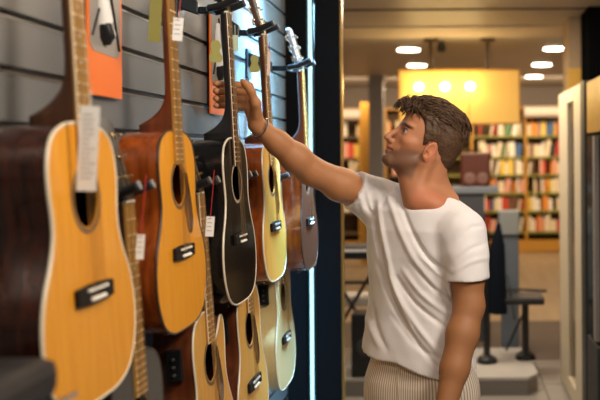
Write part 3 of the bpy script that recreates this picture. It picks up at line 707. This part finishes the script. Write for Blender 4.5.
chk = np.exp(-((f_-8)**2+(l_-4.5)**2+(u_-1)**2)/7); col = col*(1-.25*chk[:,None]) + np.array([.55,.17,.09])*.25*chk[:,None]
bw = 6.1+.35*np.sin((l_-1.2)/4*PI) - .1*(l_-1)
br = sstep(.62,.35,np.abs(u_-bw))*sstep(1.0,1.5,l_)*sstep(6.0,5.2,l_)*sstep(5.0,6.0,f_)
ear_ = sstep(7.0,7.5,l_)*sstep(4,3,f_); col = col*(1-.35*ear_[:,None]) + np.array([.62,.18,.09])*.35*ear_[:,None]
col = col*(1-.85*br[:,None]) + np.array([.035,.02,.012])*.85*br[:,None]
lash = sstep(.35,.15,np.abs(u_-4.62))*sstep(1.9,2.3,l_)*sstep(4.8,4.3,l_)*sstep(7,8,f_); col = col*(1-.8*lash[:,None])
Ch = col
# arms, hands and upper trunk in world space
def W(px, py, Y): return np.array(P(px, py, Y))
RS, RE, RW = W(376,199,2.86), W(311,169,2.74), W(257,122,2.62)
LS, LE, LW = W(463,232,2.64), W(467,306,2.60), W(442,408,2.50)
b = Field((-.80,2.40,1.36), (-.15,3.0,1.95), .0032)
b.chain([RS, RS*.45+RE*.55, RE], [.050,.050,.044], .02)
b.ell(RS*.45+RE*.55+np.array([0,-.004,-.008]), (.055,.046,.044), .02)
d = RW-RE
b.chain([RE, RE+d*.28, RE+d*.62, RW], [.042,.045,.035,.0265], .02)
pc = RW+np.array([-.004,-.012,.012])
zs_f = [1.826,1.804,1.782,1.762]; fr_ = [.0094,.0098,.0093,.0082]
for i in range(4):
    z = zs_f[i]; m0 = np.array([-.615-.002*i, 2.605, z-.004]); 
    b.chain([RW+np.array([0,.002,.006-.004*i]), m0], [.0160,.0125], .010)
    b.chain([m0, (-.668,2.597-.002*(i==3),z), (-.697,2.560,z-.001), (-.690,2.518+.004*(i==3),z-.003)], [.0125,fr_[i]+.001,fr_[i],fr_[i]-.001], .004)
    b.ell((-.690,2.517,z-.003), (.0085,.0085,.0085), .003)
b.chain([RW+np.array([.004,-.008,.01]), (-.588,2.572,1.768), (-.598,2.556,1.803), (-.612,2.553,1.822), (-.622,2.552,1.832)], [.019,.0145,.0110,.0095,.0075], .010)
V1, F1 = b.nets()
b = Field((-.10,2.34,.60), (.20,2.82,1.54), .0042)
b.chain([LS, LS*.45+LE*.55, LE], [.054,.052,.045], .02)
b.ell(LS*.45+LE*.55+np.array([-.003,-.004,0]), (.050,.050,.08), .02)
d = LW-LE
b.chain([LE, LE+d*.28, LE+d*.62, LW], [.044,.047,.041,.031], .02)
hd = LW + np.array([-.03,-.02,-.045])
b.ell(hd, (.026,.046,.05), .015)
for i in range(4):
    r0 = hd + np.array([-.008+.002*i, -.036+.02*i, -.03]); b.chain([r0, r0+np.array([-.012,-.006,-.04]), r0+np.array([-.024,-.004,-.062+.004*i])], [.0115,.0098,.0082], .004)
b.chain([hd+np.array([-.004,-.04,.02]), hd+np.array([-.03,-.056,-.01]), hd+np.array([-.045,-.05,-.035])], [.015,.011,.009], .006)
V2, F2 = b.nets()
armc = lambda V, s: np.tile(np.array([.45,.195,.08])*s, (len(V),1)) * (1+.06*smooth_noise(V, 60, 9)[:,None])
VB = np.concatenate([Vh, V1, V2]); FB = np.concatenate([Fh, F1+len(Vh), F2+len(Vh)+len(V1)])
person = mesh_np('person', VB, FB, tint_mat('skin', .6, .5, 350, .08), None, np.concatenate([Ch, armc(V1,1), armc(V2,.80)]))  # lowered arm tinted darker: its shade is put into the skin colour
tag(person, 'young man in white t-shirt reaching up to hold the black guitar neck', 'person')
# eyes
for s_ in (-1, 1):
    c = H2W((8.65, s_*3.35, 3.95))[0]
    e = MB().lathe([(.0002,-.0112)]+[(.0112*math.sin(a), -.0112*math.cos(a)) for a in np.linspace(.2, PI-.2, 12)]+[(.0002,.0112)], n=18).build('eye', mat('eye white', (.62,.56,.5), .15), person, True); e.location = c
    g_ = fx*.92 + lx_*s_*.12 + ux*.05 - np.array([0,.12,0]); g_ /= np.linalg.norm(g_)
    ir = MB().lathe([(.0052,.0100),(.0052,.0108),(.0045,.0113),(.0001,.0116)], n=16).build('iris', mat('iris', (.03,.04,.045), .1), e, True)
    ir.rotation_mode = 'QUATERNION'; ir.rotation_quaternion = Vector(g_).to_track_quat('Z','Y')
# hair
g = Field((-13,-11,-6), (17,11,20), .3)
g.ell((.1,0,8.2), (10.2,8.2,9.0), 1); g.ell((2.6,0,5.6), (5.4,7.6,6.5), 1); g.ell((-4.0,0,5.5), (6.3,7.3,8.0), 2); g.ell((-5.2,0,1.2), (4.0,5.6,4.5), 1.5)
g.ell((1.5,0,13.2), (8.0,6.6,4.0), 2); g.ell((8.0,0,12.7), (4.4,5.6,2.5), 1.5); g.ell((11.3,.5,12.6), (2.2,3.8,1.5), 1.2); g.ell((-4.5,0,13.2), (4.2,5.4,3.4), 2)
X_, Y_, Z_ = g.ax[0][:,None,None], g.ax[1][None,:,None], g.ax[2][None,None,:]
hl = np.interp(Z_, [-6,-1,0,2,4,6,8,9.6,10.9,11.7,12.6], [1.7,2.6,3.4,3.6,3.9,4.4,5.0,6.0,7.8,10.5,14])
d = X_-hl + 0*Y_
lowr = np.interp(X_, [-12,-9,-6.5,-4,-1.6,-.8,1.6,2.2,2.6,4], [-1,-2.4,-4.6,-4.4,-2.4,4.0,4.0,2.5,-.4,-.4]); d2 = lowr - Z_ + 0*Y_
lowc = np.interp(X_, [-12,-9,-6.5,-4,3], [-1,-2.2,-4.0,-4,-4]); d2 = np.where(np.abs(Y_) > 5.2, d2, lowc-Z_)
k = .6
for q in (d, d2*.8):
    h_ = np.maximum(k-np.abs(g.a-q),0)/k; g.a = (np.maximum(g.a, q)+h_*h_*k*.25).astype(np.float32)
V, F = g.nets(); nse = smooth_noise(V*np.array([.5,1,1]), 2.2, 11)+.6*smooth_noise(V, 4.5, 12)
ctr = np.array([0,0,6.0]); nr = V-ctr; nr /= np.linalg.norm(nr,axis=1)[:,None]
amp = .25+.55*sstep(8,13,V[:,2]); V2_ = V + nr*(nse*amp)[:,None]
hb = MB(); hb.v = [tuple(v) for v in H2W(V2_)]; hb.f = [tuple(int(i) for i in f) for f in F]
for t_ in range(3800):
    i = rng.randint(len(V)); p = V[i]; n0 = nr[i]
    if p[2] < 3 and rng.rand() < .6: continue
    if p[2] > lowr.ravel()[0]-99 and p[0] > 4 and n0[2] < .2: continue
    top = sstep(7, 12.5, p[2]); Ln = .9 + 2.4*top*rng.uniform(.6,1.2)
    dirv = np.array([-.9+ (1.6*sstep(5,11,p[0])), .35*np.sign(p[1])*rng.rand()+rng.normal()*.25, .25*top-.55*(1-top)]) + rng.normal(size=3)*.22
    dirv -= n0*(dirv@n0); dirv /= np.linalg.norm(dirv)+1e-6; pts = []; q = p - n0*.15
    for j in range(5):
        pts.append(q.copy()); q = q + (dirv + n0*(.38*top*(1 if j < 2 else -.35)))*Ln/4
        dirv = dirv + np.array([-.12,0,-.12])*rng.rand()
    r0 = (.10+.09*top)*rng.uniform(.7,1.3)*HS
    hb.tube([tuple(v) for v in H2W(np.array(pts))], [r0*.7, r0, r0*.9, r0*.6, r0*.12], 5)
hm_ = mat('hair', (.115,.056,.024), .6, noise=.6, nscale=160, stretch=(1,1,1))
me = bpy.data.meshes.new('hair'); me.from_pydata(hb.v, [], hb.f); me.materials.append(hm_); me.polygons.foreach_set('use_smooth', [True]*len(me.polygons))
ho = bpy.data.objects.new('hair', me); COL.objects.link(ho); ho.parent = person

# shirt
TC = np.array([-.112, 2.765]); PH = R(28); cph, sph = math.cos(PH), math.sin(PH)
SEC = np.array([[.88,.194,.136,-.012,0],[.95,.192,.135,-.012,0],[1.0,.188,.13,-.010,0],[1.1,.176,.122,-.004,.0],[1.2,.172,.12,.0,.0],[1.3,.186,.126,.004,0],[1.38,.188,.125,.006,0],[1.44,.168,.108,.004,0],[1.475,.11,.075,0,0],[1.50,.06,.05,0,0],[1.52,.02,.02,0,0]])
def torso(x, y, z, grow=0, SEC=SEC):
    a = np.interp(z, SEC[:,0], SEC[:,1])+grow; bb = np.interp(z, SEC[:,0], SEC[:,2])+grow; ox = np.interp(z, SEC[:,0], SEC[:,3])
    X1, Y1 = x-TC[0]-ox, y-TC[1]; u = X1*cph - Y1*sph; v = X1*sph + Y1*cph
    r = ((np.abs(u)/a)**2.3 + (np.abs(v)/bb)**2.3)**(1/2.3); return (r-1)*np.minimum(a, bb)*.9
sf = Field((-.46,2.44,.88), (.20,3.06,1.62), .0052)
x, y, z = sf.ax[0][:,None,None], sf.ax[1][None,:,None], sf.ax[2][None,None,:]
sf.a = torso(x, y, z).astype(np.float32)
NB = W(427,192,2.76)
sf.cone(NB+np.array([-.045,.03,-.03]), RS+np.array([.0,0,.0]), .052, .064, .06)
sf.cone(NB+np.array([.055,-.03,-.055]), LS+np.array([-.006,0,.0]), .038, .056, .045)
ra = RE-RS; sf.cone(RS, RS+ra*.62, .068, .066, .035)
la = LE-LS; sf.cone(LS, LS+la*.30, .064, .069, .03); sf.cone(LS+la*.3, LS+la*.7, .069, .066, .01)
# sleeve ends: flat cuts across the arms, then the hem
def cutplane(p, n, reg):
    n = n/np.linalg.norm(n); dd = (x-p[0])*n[0]+(y-p[1])*n[1]+(z-p[2])*n[2]
    return np.where(reg, dd, -1)
rc = RS+ra*.36; reg = (x < rc[0]+.05) & (z > 1.36) & (x+0*y+0*z < -.27)
sf.a = np.maximum(sf.a, cutplane(rc, ra, reg)).astype(np.float32)
lc = LS+la*.66; reg = (z < 1.36) & ((x-lc[0])**2+(y-lc[1])**2 < .098**2) & ((x-TC[0])*cph-(y-TC[1])*sph > .165)
reg = (z < 1.36) & ((x-lc[0])**2+(y-lc[1])**2 < .098**2) & ((x-TC[0])*cph-(y-TC[1])*sph > .165)
sf.a = np.maximum(sf.a, cutplane(W(470,279,2.62), np.array([.03,0,-1.]), reg)).astype(np.float32)
hemz = np.interp(x, [-.40,-.32,-.18,-.05,.08], [.992,.990,.972,.935,.925]) + 0*y + .003*np.sin((x-y)*26)
sf.a = np.maximum(sf.a, hemz-z).astype(np.float32)
col_c = W(432,182,2.715)
ssdf = sf.a.copy()
RRM = Matrix.Rotation(R(6),4,'Y') @ Matrix.Rotation(R(-14),4,'X'); RAD = (.088,.105,.046)
sf.ell(col_c+np.array([0,.012,.03]), RAD, .004, True, RRM)
V, F = sf.nets()
# cloth folds
def vnorm(V, F):
    n = np.cross(V[F[:,2]]-V[F[:,0]], V[F[:,3]]-V[F[:,1]]); N = np.zeros_like(V)
    for k_ in range(4): np.add.at(N, F[:,k_], n)
    return N/(np.linalg.norm(N,axis=1)[:,None]+1e-12)
N = vnorm(V, F); qx, qy = proj(V)
FOLDS = [([(371,188),(373,223),(381,262),(390,300),(403,330)],-.009,2.6),([(377,186),(380,223),(388,262),(398,300),(412,332)],.008,2.8),
 ([(376,262),(388,296),(404,326),(422,352),(440,374)],-.009,2.6),([(382,258),(395,290),(411,320),(430,346),(448,366)],.008,3.2),
 ([(391,180),(399,200),(409,228),(425,256),(446,281)],-.008,3.2),([(383,182),(391,206),(401,234),(416,264),(438,292)],.008,4),
 ([(412,236),(427,258),(448,274)],-.007,2.6),([(395,276),(414,304),(447,330)],-.009,2.8),([(401,268),(420,294),(448,316)],.007,3),
 ([(410,262),(430,286),(450,302)],-.008,2.6),([(418,254),(436,272),(452,286)],.006,2.6),([(388,312),(412,344),(440,360)],-.005,3),
 ([(364,190),(366,205),(372,216)],-.008,2.4),([(357,184),(360,200),(364,212)],.005,2.4),([(394,186),(388,192),(380,206)],-.006,2.2),
 ([(455,262),(468,250),(484,244)],-.005,2.4),([(452,272),(470,262),(488,258)],.004,2.4),([(458,240),(470,228),(482,226)],-.004,2.6),([(362,300),(366,322),(376,346)],.005,3),([(370,300),(374,325),(384,350)],-.005,3)]
face = sstep(-.05,.35,-N[:,1]+.15*-N[:,0]) * (V[:,1] < 3.0)
disp = np.zeros(len(V))
for pl_, am, wd in FOLDS:
    c = np.array([tuple(v)[:2] for v in catmull([(a,b,0) for a,b in pl_], 5)]); best = np.full(len(V), 1e9); tb = np.zeros(len(V))
    for i in range(len(c)-1):
        e = c[i+1]-c[i]; t = np.clip(((qx-c[i,0])*e[0]+(qy-c[i,1])*e[1])/(e@e), 0, 1); dd = np.hypot(qx-c[i,0]-t*e[0], qy-c[i,1]-t*e[1])
        m = dd < best; best[m] = dd[m]; tb[m] = ((i+t)/(len(c)-1))[m]
    disp += am*.9*np.exp(-(best/(wd*.78))**2)*np.sin(np.clip(tb*.94+.03,0,1)*PI)**.6
gen = .0024*smooth_noise(V*np.array([1,1,.45]), 60, 21) + .0016*smooth_noise(V*np.array([1,1,.7]), 120, 22)
V = V + N*(disp*face + gen)[:,None]
shm = mat('white cotton', (.82,.79,.80), .85, bump=.35, nscale=900, sss=0)
shirt = mesh_np('t_shirt', V, F, shm, person)
# collar rib: a ring lying on the cut edge
rr = RRM; cc = col_c+np.array([0,.012,.03])
def samp(A, p):
    i = np.clip(np.round((np.array(p)-sf.lo)/sf.h).astype(int), 0, sf.n-1); return A[tuple(i)]
ring = []
for a_ in np.linspace(0, 2*PI, 48, endpoint=False):
    best = None
    for e_ in np.linspace(-1.4, .6, 60):
        v = Vector((RAD[0]*math.cos(a_)*math.cos(e_), RAD[1]*math.sin(a_)*math.cos(e_), RAD[2]*math.sin(e_))); q = np.array(rr @ v) + cc
        dv = abs(samp(ssdf, q))
        if best is None or dv < best[0]: best = (dv, q)
    ring.append(best[1])
ring = np.array(ring)
for _ in range(3): ring = (np.roll(ring,1,0)+2*ring+np.roll(ring,-1,0))/4
MB().tube([tuple(v) for v in ring]+[tuple(ring[0]), tuple(ring[1])], .0055, 8, False).build('collar', shm, shirt, True)
# upper chest under the collar belongs to the body: extend it inside the shirt
# trousers
pf = Field((-.42,2.45,.05), (.20,3.10,1.02), .006)
x, y, z = pf.ax[0][:,None,None], pf.ax[1][None,:,None], pf.ax[2][None,None,:]
PS = np.array([[.80,.176,.130,0,0],[.90,.176,.128,0,0],[.97,.166,.116,0,0],[1.05,.16,.112,0,0]])
pf.a = np.maximum(np.maximum(torso(x,y,z,0,PS), .80-z), z-.985).astype(np.float32)
hipL = np.array([TC[0]+.085*cph, TC[1]-.085*sph, .86]); hipR = np.array([TC[0]-.085*cph, TC[1]+.085*sph, .86])
pf.chain([hipL, (hipL[0]-.01,hipL[1]-.02,.48), (hipL[0]-.01,hipL[1]+.0,.10)], [.098,.075,.062], .05)
pf.chain([hipR, (hipR[0]-.02,hipR[1]-.0,.48), (hipR[0]-.02,hipR[1]+.02,.10)], [.098,.075,.062], .05)
pf.a = np.maximum(pf.a, .075-z).astype(np.float32)
V, F = pf.nets(); N = vnorm(V, F); V = V + N*(.003*smooth_noise(V*np.array([1,1,.6]), 40, 31))[:,None]
tm = mat('striped linen', (.5,.4,.3), .85); nt = tm.node_tree; bs = nt.nodes['Principled BSDF']
at_ = nt.nodes.new('ShaderNodeAttribute'); at_.attribute_name = 'arc'; mul = nt.nodes.new('ShaderNodeMath'); mul.operation = 'MULTIPLY'; mul.inputs[1].default_value = 2*PI/.0095; sn = nt.nodes.new('ShaderNodeMath'); sn.operation = 'SINE'; ad = nt.nodes.new('ShaderNodeMath'); ad.operation = 'MULTIPLY_ADD'; ad.inputs[1].default_value = .5; ad.inputs[2].default_value = .5
nt.links.new(at_.outputs['Fac'], mul.inputs[0]); nt.links.new(mul.outputs[0], sn.inputs[0]); nt.links.new(sn.outputs[0], ad.inputs[0])
cr = nt.nodes.new('ShaderNodeValToRGB'); cr.color_ramp.elements[0].position = .25; cr.color_ramp.elements[1].position = .55
cr.color_ramp.elements[0].color = (.44,.34,.25,1); cr.color_ramp.elements[1].color = (.80,.72,.62,1)
nt.links.new(ad.outputs[0], cr.inputs[0]); nt.links.new(cr.outputs[0], bs.inputs['Base Color'])
trs = mesh_np('trousers', V, F, tm, person)
ang = np.arctan2(-(V[:,0]-TC[0])*sph-(V[:,1]-TC[1])*cph, (V[:,0]-TC[0])*cph-(V[:,1]-TC[1])*sph)
arc = trs.data.attributes.new('arc', 'FLOAT', 'POINT'); arc.data.foreach_set('value', (ang*.158).astype(np.float32))
fp = [W(395,y_,2.62) for y_ in (362,372,385,398,410)]
for i, q in enumerate(fp):   # fly seam sits on the front of the trousers
    for yy in np.arange(2.45, 2.8, .002):
        ii = np.clip(np.round((np.array([q[0]*yy/q[1], yy, CAMH+(q[2]-CAMH)*yy/q[1]])-pf.lo)/pf.h).astype(int), 0, pf.n-1)
        if pf.a[tuple(ii)] < 0: fp[i] = np.array([q[0]*yy/q[1], yy, CAMH+(q[2]-CAMH)*yy/q[1]]); break
MB().tube([tuple(v) for v in fp], .004, 6).build('fly_seam', mat('linen seam', (.6,.5,.38), .85), trs, True)
for hp_, s_ in ((hipL, 1), (hipR, -1)):
    sh = Field((hp_[0]-.3,hp_[1]-.3,-.01), (hp_[0]+.2,hp_[1]+.25,.16), .005); bx = np.array([hp_[0]-.015, hp_[1]+.01, 0]); dr = np.array([-sph, -cph, 0])
    sh.ell(bx+np.array([0,0,.045]), (.042,.042,.07), .02); sh.cone(bx+dr*-.02+np.array([0,0,.035]), bx+dr*.17+np.array([0,0,.03]), .042, .036, .03)
    x, y, z = sh.ax[0][:,None,None], sh.ax[1][None,:,None], sh.ax[2][None,None,:]
    sh.a = np.maximum(sh.a, .004-z).astype(np.float32); V, F = sh.nets(); mesh_np('shoe', V, F, mat('white leather', (.7,.68,.65), .5), person)
# bracelet
ax_ = (RW-RE)/np.linalg.norm(RW-RE); Mq = Vector(ax_).to_track_quat('Z','Y').to_matrix().to_4x4(); bc = RW-ax_*.018
def ringm(r, rad, dz, n=28): 
    return [tuple(Vector(bc)+ (Mq @ Vector((rad*math.cos(a), rad*math.sin(a), dz+.004*math.sin(a*2))))) for a in np.linspace(0, 2*PI, n)]
br_ = MB().tube(ringm(0,.0335,0), .0016, 6, False).build('bracelet', mat('bracelet cord', (.05,.04,.05), .4), None, True)
tag(br_, 'thin dark beaded bracelet on the man\'s raised wrist', 'bracelet')
bd = MB()
for k_, q in enumerate(ringm(0,.034,.006,22)):
    if k_ % 2: bd.lathe([(.0008,-.0025),(.0028,0),(.0008,.0025)], q, n=8)
bd.tube(ringm(0,.034,.006), .0007, 5, False); bd.tube([ringm(0,.034,.0)[5], tuple(np.array(ringm(0,.04,-.012)[5])), tuple(np.array(ringm(0,.045,-.02)[6]))], .001, 5); bd.build('chain', METAL, br_, True)
